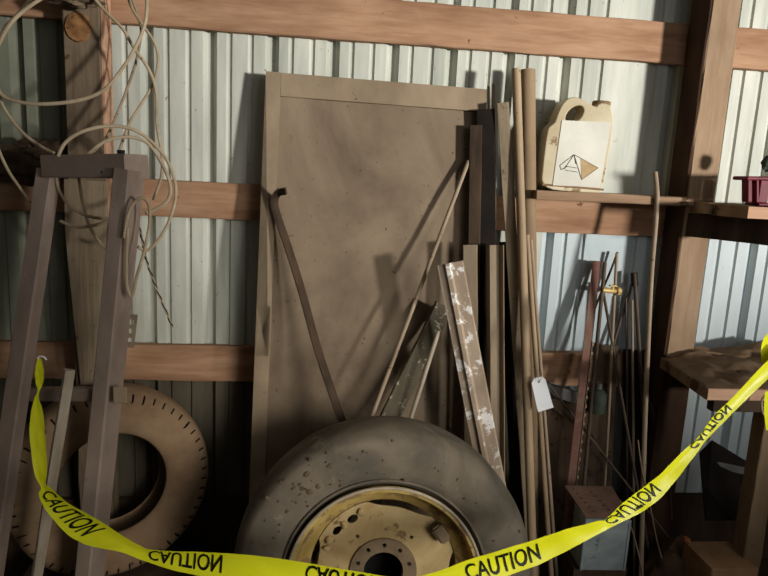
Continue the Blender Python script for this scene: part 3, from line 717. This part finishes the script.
finish('clamp_lug', bm, M['hub'], disc_o, mw)
bm = bmesh.new(); lathe(bm, [(.058, -.03), (.058, .06), (.0001, .06), (.0001, .062), (.062, .062), (.062, -.03)], 40, closed=True); finish('hub_bore', bm, M['void'], root, mw)

# ------------------------------------------------------------------ cables
def cable(name, paths, rpx, m, label, cat, group=None, parent=None, n=8):
    bm = bmesh.new()
    for pth in paths:
        pts = spline([P(u, v, y) for u, v, y in pth], 7)
        tube_mesh(bm, pts, rpx*.86*mpp(pts[0])/2, n)
    o = finish(name, bm, M[m], parent, None, smooth=True)
    if label: tag(o, label, cat, group)
    return o
cable('hanging_cable', [[(58, -12, -.30), (30, 6, -.32), (12, 22, -.34), (0, 42, -.36), (-9, 66, -.36), (0, 93, -.36), (20, 102, -.36), (45, 104, -.36), (80, 100, -.36), (105, 89, -.35), (124, 66, -.33), (138, 42, -.31), (146, 18, -.30), (147, -14, -.30)]], 4.4, 'cable', 'dirty white cable hanging in a wide shallow loop across the left post', 'cable')
cable('hanging_cable', [[(40, -12, -.26), (18, 14, -.28), (4, 30, -.31), (-4, 60, -.33), (0, 97, -.33), (9, 116, -.33), (24, 134, -.34), (42, 147, -.36), (54, 153, -.38)]], 3.8, 'cable', 'dirty white cable dropping at the left edge to the corner of the steel frame', 'cable')
cable('hanging_cable', [[(-12, 120, -.30), (-2, 148, -.30), (8, 170, -.30), (20, 188, -.31), (31, 203, -.32)]], 3.6, 'cable', 'short cable piece at the left edge ending beside the frame leg', 'cable')
cable('hanging_cable', [[(88, -10, -.24), (104, 10, -.25), (122, 28, -.26), (134, 48, -.27), (149, 70, -.27), (156, 92, -.27), (157, 125, -.28), (162, 155, -.28), (161, 178, -.28), (153, 200, -.29)]], 3.8, 'cable', 'dirty white cable running from the top of the post down to the right', 'cable')
cable('hanging_cable', [[(125, -12, -.22), (132, 8, -.22), (142, 24, -.23), (155, 44, -.24), (158, 62, -.24), (153, 84, -.25), (140, 106, -.27), (129, 124, -.30), (119, 152, -.36)]], 3.4, 'cable', 'greyish cable swinging right then back left to the frame top', 'cable')
cable('hanging_cable', [[(128, -12, -.20), (136, 10, -.20), (141, 30, -.21), (137, 58, -.23), (128, 86, -.26), (118, 112, -.29), (106, 138, -.33), (90, 154, -.40)]], 3.4, 'rod', 'brownish cable dropping from the top girt to the middle of the frame top', 'cable')
cable('coiled_cable', [[(58, 156, -.47), (66, 142, -.47), (84, 131, -.46), (110, 126, -.44), (134, 130, -.42), (154, 144, -.40), (169, 164, -.39), (176, 190, -.38), (171, 216, -.38), (161, 236, -.38), (148, 250, -.40), (138, 247, -.42)],
   [(86, 156, -.47), (104, 142, -.46), (126, 137, -.44), (146, 142, -.42), (160, 160, -.40), (170, 184, -.39), (168, 200, -.39), (156, 209, -.40), (146, 213, -.42)]], 4.2, 'cable', 'pale cable coiled in round loops over the top of the steel frame', 'cable')
cable('hanging_cable', [[(56, 176, -.36), (60, 192, -.36), (72, 208, -.36), (92, 217, -.36), (116, 219, -.37)], [(60, 221, -.34), (76, 227, -.34), (96, 225, -.35), (112, 219, -.36)], [(78, 172, -.35), (82, 198, -.35), (88, 222, -.35), (98, 240, -.35), (107, 248, -.35), (109, 228, -.35), (114, 212, -.36)]], 3.8, 'cable', 'dirty white cable looping between the two legs of the steel frame', 'cable')
cable('draped_cable', [[(124, 238, -.61), (128, 215, -.61), (134, 203, -.61), (142, 198, -.61), (148.5, 204, -.60), (149.5, 224, -.60), (144, 252, -.61), (137, 276, -.61), (132, 296, -.61), (127, 285, -.61), (126.5, 255, -.61), (128, 228, -.61)]], 3.8, 'cable', 'cable end looped over the right leg of the steel frame', 'cable')
# twisted rope end
pts = spline([P(u, v, -.30) for u, v in ((139, 226), (143, 244), (147, 262), (154, 282), (162, 302), (172, 326))], 12)
bm = bmesh.new()
for ph, mi in ((0, 0), (math.pi, 1)):
    sp = []
    for i, p in enumerate(pts):
        a = i*.9+ph; sp.append(p+rt*math.cos(a)*.0026+fwd*math.sin(a)*.0026)
    f0 = len(bm.faces); tube_mesh(bm, sp, .0025, 6)
    bm.faces.ensure_lookup_table()
    for f in bm.faces[f0:]: f.material_index = mi
o = finish('hanging_rope', bm, [M['cable'], M['dark']], None, None, smooth=True); tag(o, 'short twisted black and white rope end dangling right of the frame leg', 'rope')
# dark debris on girt and above
def lumps(c, items): pass
lump('dirt_clod', P(16, 165, -.10), (.17, .035, .055), 'dark', 'black grimy bundle lying on the middle girt at the left edge', 'bundle', 3, 4, .6)
lump('dirt_clod', P(46, 150, -.09), (.09, .035, .04), 'dark', 'smaller black grimy lump behind the corner of the steel frame', 'lump', 9, 4, .6)
lump('cable_clamp', P(76, -1, -.19), (.08, .04, .022), 'greypost', 'dusty lump at the top of the left post where the cables hang', 'lump', 6, 4, .6)

# ------------------------------------------------------------------ lower right clutter
# galvanised box with perforated lid
A = P(586, 519, -.50); Bp = P(630, 517, -.50); lowz = P(586, 570, -.50).z
wbx = (Bp-A).length; hbx = A.z-lowz
mb = Matrix.Translation((A.x, -.50, lowz)) @ Matrix.Rotation(R(-3), 4, 'Z')
root = empty('galvanised_box', mb, 'small galvanised metal box with brown perforated sloping lid', 'box')
bm = bmesh.new(); bbox(bm, 0, wbx, 0, .12, 0, hbx, .002); finish('box_body', bm, M['galv'], root, mb)
bm = bmesh.new(); bbox(bm, -.002, .006, -.003, 0.001, 0, hbx, .001); bbox(bm, wbx-.006, wbx+.002, -.003, .001, 0, hbx, .001); bbox(bm, 0, wbx, -.003, .001, hbx-.014, hbx, .001); finish('folded_rim', bm, M['galv'], root, mb)
loops = [[(0, 0), (wbx, 0), (wbx-.01, .17), (-.03, .17)]]
for i in range(6): loops.append(circ(wbx*.62-.008*i, .018+.024*i, .0095, 10, .005))
for i in range(6): loops.append(circ(wbx*.22-.008*i, .03+.024*i, .006, 10, .004))
me = curve2d('perforated_lid', loops, .002); me.materials.append(M['rustlid'])
link('perforated_lid', me, root, mb @ Matrix.Translation((0, .002, hbx+.004)) @ Matrix.Rotation(R(14), 4, 'X'), label='brown lid with a row of holes')
# plinth block beneath the box
bm = bmesh.new(); rough_box(bm, A.x-.02, A.x+wbx+.02, -.49, -.34, .0, lowz-.001, 0, 6, .003, .003, 6); tag(finish('timber_block', bm, M['dark']), 'dark timber block under the galvanised box', 'block')
lump('burlap_sack', Vector((P(680, 545, -.36).x, -.38, .14)), (.13, .11, .16), 'sack', 'slumped brown sack on the floor beneath the workbench', 'sack', 5, 4, .25)
lump('rusty_fitting', P(686, 540, -.50), (.016, .016, .012), 'rust', 'small orange-brown rusty fitting on the sack', 'fitting', 2, 2)
q = P(722, 556, -.52)
bm = bmesh.new(); rough_box(bm, q.x-.09, q.x+.09, -.60, -.42, 0, q.z, 0, 4, .003, .003, 1); tag(finish('cardboard_box', bm, M['card']), 'brown cardboard box on the floor under the bench, mostly in shade', 'box')
# dark sheet piece under bench with pale edge
A_ = P(706, 446, -.20); B_ = P(748, 466, -.22)
bm = bmesh.new(); vs = [bm.verts.new(p) for p in (P(700, 452, -.22), P(712, 440, -.20), P(748, 462, -.24), P(752, 520, -.42), P(706, 520, -.42))]
bm.faces.new(vs); r_ = bmesh.ops.extrude_face_region(bm, geom=bm.faces[:])
for v in [g for g in r_['geom'] if isinstance(g, bmesh.types.BMVert)]: v.co += Vector((0, .006, -.006))
tag(finish('sheet_scrap', bm, M['black']), 'blackened sheet metal offcut propped under the workbench', 'sheet metal')
bm = bmesh.new(); vs = [bm.verts.new(p) for p in (P(716, 462, -.26), P(745, 468, -.27), P(748, 476, -.28), P(722, 470, -.27))]
bm.faces.new(vs); r_ = bmesh.ops.extrude_face_region(bm, geom=bm.faces[:])
for v in [g for g in r_['geom'] if isinstance(g, bmesh.types.BMVert)]: v.co += Vector((0, -.004, .004))
tag(finish('tin_offcut', bm, M['grime']), 'pale grey tin strip lying on the blackened sheet offcut', 'tin strip')
# stuff on lowest girt
A_ = P(548, 381, -.06)
bm = bmesh.new(); mx, L_ = frame_between(P(546, 388, -.07), P(583, 399, -.09)); bbox(bm, -.028, .028, -.002, .002, 0, L_, .001); bbox(bm, -.028, -.024, -.03, .002, 0, L_, .001)
tag(finish('angle_scrap', bm, M['grime'], None, mx), 'grey folded metal scrap lying by the lowest girt left of the red post', 'metal scrap')
q = P(597, 402, -.10); s = mpp(q)
root = empty('green_can', Matrix.Translation(q-Vector((0, 0, 10*s))), 'small dull green can between the red post and the thin rods', 'can')
bm = bmesh.new(); tube_mesh(bm, [q+Vector((0, 0, -10*s)), q+Vector((0, 0, 8*s)), q+Vector((0, 0, 13*s)), q+Vector((0, 0, 14*s))], [.038, .038, .022, .014], 20); finish('can_body', bm, M['green'], root, None, smooth=True)
bm = bmesh.new(); tube_mesh(bm, [q+Vector((0, 0, 14*s)), q+Vector((0, 0, 20*s))], .013, 14); finish('can_cap', bm, M['grime'], root)
lean('dark_board', (606, 345), (600, 480), -.05, -.16, 22, .02, M['murk'], 'dark leaning board behind the thin rods', 'board')
lean('dark_board', (566, 400), (548, 500), -.06, -.22, 34, .02, M['murk'], 'wide dark board slanting behind the white tag and red post', 'board')
lean('dark_board', (634, 350), (632, 500), -.05, -.12, 20, .02, M['black'], 'blackened board standing to the left of the tall bent rod', 'board')
lean('dark_board', (585, 405), (588, 500), -.07, -.2, 24, .02, M['murk'], 'dark board standing below the dull green can', 'board')
cable('bent_wire', [[(638, 440, -.34), (642, 470, -.36), (650, 505, -.38), (658, 545, -.40), (668, 576, -.42), (672, 586, -.42)]], 1.6, 'rod', 'thin bent wire curving to the floor right of the tall rod', 'wire')
cable('bent_wire', [[(620, 500, -.34), (632, 530, -.36), (640, 560, -.40), (645, 586, -.42)]], 1.8, 'rod', 'thin wire slanting to the floor beside the galvanised box', 'wire')
cable('bent_wire', [[(640, 360, -.14), (655, 420, -.16), (668, 470, -.18), (672, 520, -.2)]], 1.4, 'rodk', 'fine dark wire hanging in the shade below the tan post', 'wire')
cable('white_cord', [[(768, 393, -.60), (762, 400, -.60), (762, 410, -.60), (764, 415, -.60)]], 2.4, 'cable', 'short white cord loop hanging below the bench edge', 'cord')

# ------------------------------------------------------------------ caution tape
# rows: (top edge u,v) (bottom edge u,v) Y
E = [((38, 358), (41, 358.4), -1.02), ((36, 365), (43.5, 366), -1.02), ((35, 376), (44, 377), -1.02), ((36, 384), (42, 386), -1.02), ((37.5, 391), (39.5, 392), -1.02), ((34.5, 398), (39, 399), -1.02),
     ((31, 412), (42.5, 410), -1.02), ((29.5, 432), (45, 430), -1.03), ((31.5, 455), (46.5, 455), -1.04), ((35, 475), (47, 473), -1.05), ((41, 488), (45.5, 484), -1.05),
     ((38.5, 494), (50, 487), -1.05), ((44, 507), (68, 503), -1.05), ((58, 525), (88, 514), -1.06), ((72, 538), (108, 526), -1.06), ((90, 546), (126, 538), -1.07), ((116, 551), (140, 545.5), -1.08),
     ((142, 560), (148, 549), -1.08), ((165, 568), (168, 551), -1.09), ((195, 575), (197, 552), -1.10), ((234, 582), (236, 554), -1.12), ((270, 586), (272, 557.5), -1.13), ((310, 592), (314, 564), -1.14), ((350, 598), (354, 571), -1.15),
     ((392, 599), (396, 577), -1.16), ((428, 594), (424, 575.5), -1.16)]
# after (424..) the tape turns over: keep its visible upper edge as the second edge
E += [((470, 584), (462, 562), -1.16), ((500, 578), (494, 552), -1.15), ((530, 568), (524, 543), -1.14), ((555, 557), (549, 535), -1.13), ((580, 544), (574, 527), -1.12), ((604, 531), (598, 521), -1.11),
      ((618, 524), (606, 519), -1.10), ((640, 513), (622, 504), -1.09), ((656, 502), (640, 490), -1.07), ((674, 483), (660, 474), -1.05), ((690, 462), (678, 456), -1.02), ((706, 441), (698, 437), -1.0), ((722, 424), (712, 418), -.98), ((742, 404), (734, 396), -.96), ((768, 379), (762, 366), -.94), ((790, 362), (782, 346), -.92)]
ed1 = [P(a[0], a[1], y) for a, b, y in E]; ed2 = [P(b[0], b[1], y) for a, b, y in E]
SUB = 6
s1, s2 = spline(ed1, SUB), spline(ed2, SUB)
def rib_pt(s, t, off=0.0):
    s = max(0, min(len(s1)-1.001, s)); i = int(s); f = s-i
    a = s1[i].lerp(s1[i+1], f); b = s2[i].lerp(s2[i+1], f); p = a.lerp(b, t)
    return p + (CAM-p).normalized()*(off + .004*math.sin(t*math.pi*1.5+s*.35)*0)
bm = bmesh.new(); cols = 6; rows = []
for i in range(len(s1)):
    wd = (s1[i]-s2[i]).length
    rows.append([bm.verts.new(s1[i].lerp(s2[i], j/cols) + Vector((0, wd*.10*math.sin(j/cols*math.pi), 0)) + Vector((0, .0025*noise.noise(Vector((i*.25, j*.5, 0))), 0))) for j in range(cols+1)])
for i in range(len(rows)-1):
    for j in range(cols): bm.faces.new((rows[i][j], rows[i][j+1], rows[i+1][j+1], rows[i+1][j]))
tape = finish('caution_tape', bm, M['tape'], None, None, smooth=True); tag(tape, 'yellow plastic barrier tape lettered CAUTION, sagging across the front of the junk', 'barrier tape')
def surf(s, t, off):
    s = max(0, min(len(s1)-1.001, s)); i = int(s); f = s-i
    a = s1[i].lerp(s1[i+1], f); b = s2[i].lerp(s2[i+1], f); p = a.lerp(b, t); wd = (a-b).length
    p = p + Vector((0, wd*.10*math.sin(t*math.pi)+.0, 0)); return p + (CAM-p).normalized()*off
def tape_text(sa, sb, ta, tb, word='CAUTION'):
    """writes the word from spline row sa to sb; ta = row side of the letter feet, tb = letter tops"""
    cu = bpy.data.curves.new('lettering', 'FONT'); cu.body = word; cu.size = 1; cu.offset = .012; cu.resolution_u = 3
    o = bpy.data.objects.new('lettering', cu); C.objects.link(o); dg = bpy.context.evaluated_depsgraph_get()
    me = bpy.data.meshes.new_from_object(o.evaluated_get(dg)); bpy.data.objects.remove(o)
    bm = bmesh.new(); bm.from_mesh(me); bmesh.ops.triangulate(bm, faces=bm.faces)
    for _ in range(2):
        bmesh.ops.subdivide_edges(bm, edges=[e for e in bm.edges if e.calc_length() > .12], cuts=1)
    bmesh.ops.triangulate(bm, faces=bm.faces)
    xs = [v.co.x for v in bm.verts]; ys = [v.co.y for v in bm.verts]; x0, x1, y0, y1 = min(xs), max(xs), min(ys), max(ys)
    # arc-length table
    N_ = 60; S = [sa+(sb-sa)*i/N_ for i in range(N_+1)]; q = [surf(s_, .5, 0) for s_ in S]; acc = [0]
    for i in range(N_): acc.append(acc[-1]+(q[i+1]-q[i]).length)
    for v in bm.verts:
        fx = (v.co.x-x0)/(x1-x0)*acc[-1]; k_ = 0
        while k_ < N_-1 and acc[k_+1] < fx: k_ += 1
        ff = (fx-acc[k_])/max(1e-9, acc[k_+1]-acc[k_]); s_ = S[k_]+(S[k_+1]-S[k_])*ff
        t = ta+(tb-ta)*(v.co.y-y0)/(y1-y0)
        v.co = surf(s_, t, .0035)
    finish('lettering', bm, M['tapeink'], tape, None)
def row_at(u):   # spline row for the nearest image column, searching after the drop
    best = None
    for i in range(11*SUB, len(s1)):
        p = (s1[i]+s2[i])/2; d = p-CAM; uu = 384+F*d.dot(rt)/d.dot(fwd)
        if best is None or abs(uu-u) < best[0]: best = (abs(uu-u), i)
    return best[1]
tape_text(row_at(45.5), row_at(92), .16, .86)
tape_text(row_at(149), row_at(222), .92, .2)
tape_text(row_at(306), row_at(378), .92, .2)
tape_text(row_at(467), row_at(541), .12, .78)
tape_text(row_at(609), row_at(657), .92, .16)
tape_text(row_at(693), row_at(732), .92, .2)
# tail pieces at the right edge
def flap(pairs, nm, label):
    a = spline([P(x[0], x[1], y) for x, _, y in pairs], 6); b = spline([P(x[0], x[1], y) for _, x, y in pairs], 6); bm = bmesh.new()
    rr_ = [[bm.verts.new(p.lerp(q_, j/4)+Vector((0, .01*math.sin(j/4*math.pi), 0))) for j in range(5)] for p, q_ in zip(a, b)]
    for i in range(len(rr_)-1):
        for j in range(4): bm.faces.new((rr_[i][j], rr_[i][j+1], rr_[i+1][j+1], rr_[i+1][j]))
    o = finish(nm, bm, M['tape'], tape, None, smooth=True)
    return o
flap([((772, 330), (790, 332), -.90), ((764, 338), (782, 345), -.90), ((761, 350), (778, 358), -.90), ((761.5, 362), (768, 365), -.90)], 'loose_end', '')
flap([((765, 392), (790, 390), -.90), ((764, 410), (790, 412), -.90), ((766, 430), (790, 438), -.90)], 'loose_end', '')
cable('knot_wisp', [[(38, 359, -1.02), (39, 356.5, -1.02), (44, 357, -1.02), (46.5, 360, -1.02)]], 1.8, 'tag', None, None, parent=tape)

# ------------------------------------------------------------------ light
w = bpy.data.worlds.new('world'); bpy.context.scene.world = w; w.use_nodes = True
w.node_tree.nodes['Background'].inputs[0].default_value = (1.0, .93, .84, 1); w.node_tree.nodes['Background'].inputs[1].default_value = .08
def spot(name, loc, target, e, size, blend, rad, col):
    l = bpy.data.lights.new(name, 'SPOT'); l.energy = e; l.spot_size = R(size); l.spot_blend = blend; l.shadow_soft_size = rad; l.color = col
    o = bpy.data.objects.new(name, l); C.objects.link(o); o.location = loc
    o.rotation_euler = (Vector(target)-Vector(loc)).to_track_quat('-Z', 'Y').to_euler(); return o
spot('doorway_light', (8.2, -8.5, 1.9), (1.5, 0, 3.3), 7500, 30.5, .8, .42, (1.0, .975, .93))
def area(name, loc, target, e, sx, col):
    l = bpy.data.lights.new(name, 'AREA'); l.energy = e; l.size = sx; l.color = col
    o = bpy.data.objects.new(name, l); C.objects.link(o); o.location = loc
    o.rotation_euler = (Vector(target)-Vector(loc)).to_track_quat('-Z', 'Y').to_euler(); return o
area('soft_fill', (1.9, -4.2, 2.6), (.3, 0, 1.7), 16, 1.6, (.95, .97, 1.0))  # soft fill added from the right, no visible source
spot('wheel_fill_spot', (1.9, -3.6, 1.6), (.25, -.75, .72), 680, 27, 1.0, .75, (1.0, .96, .88))  # spot added to brighten the front wheel and tape, no actual lamp there
sc = bpy.context.scene
sc.view_settings.view_transform = 'Standard'; sc.view_settings.look = 'None'; sc.view_settings.exposure = 0.0
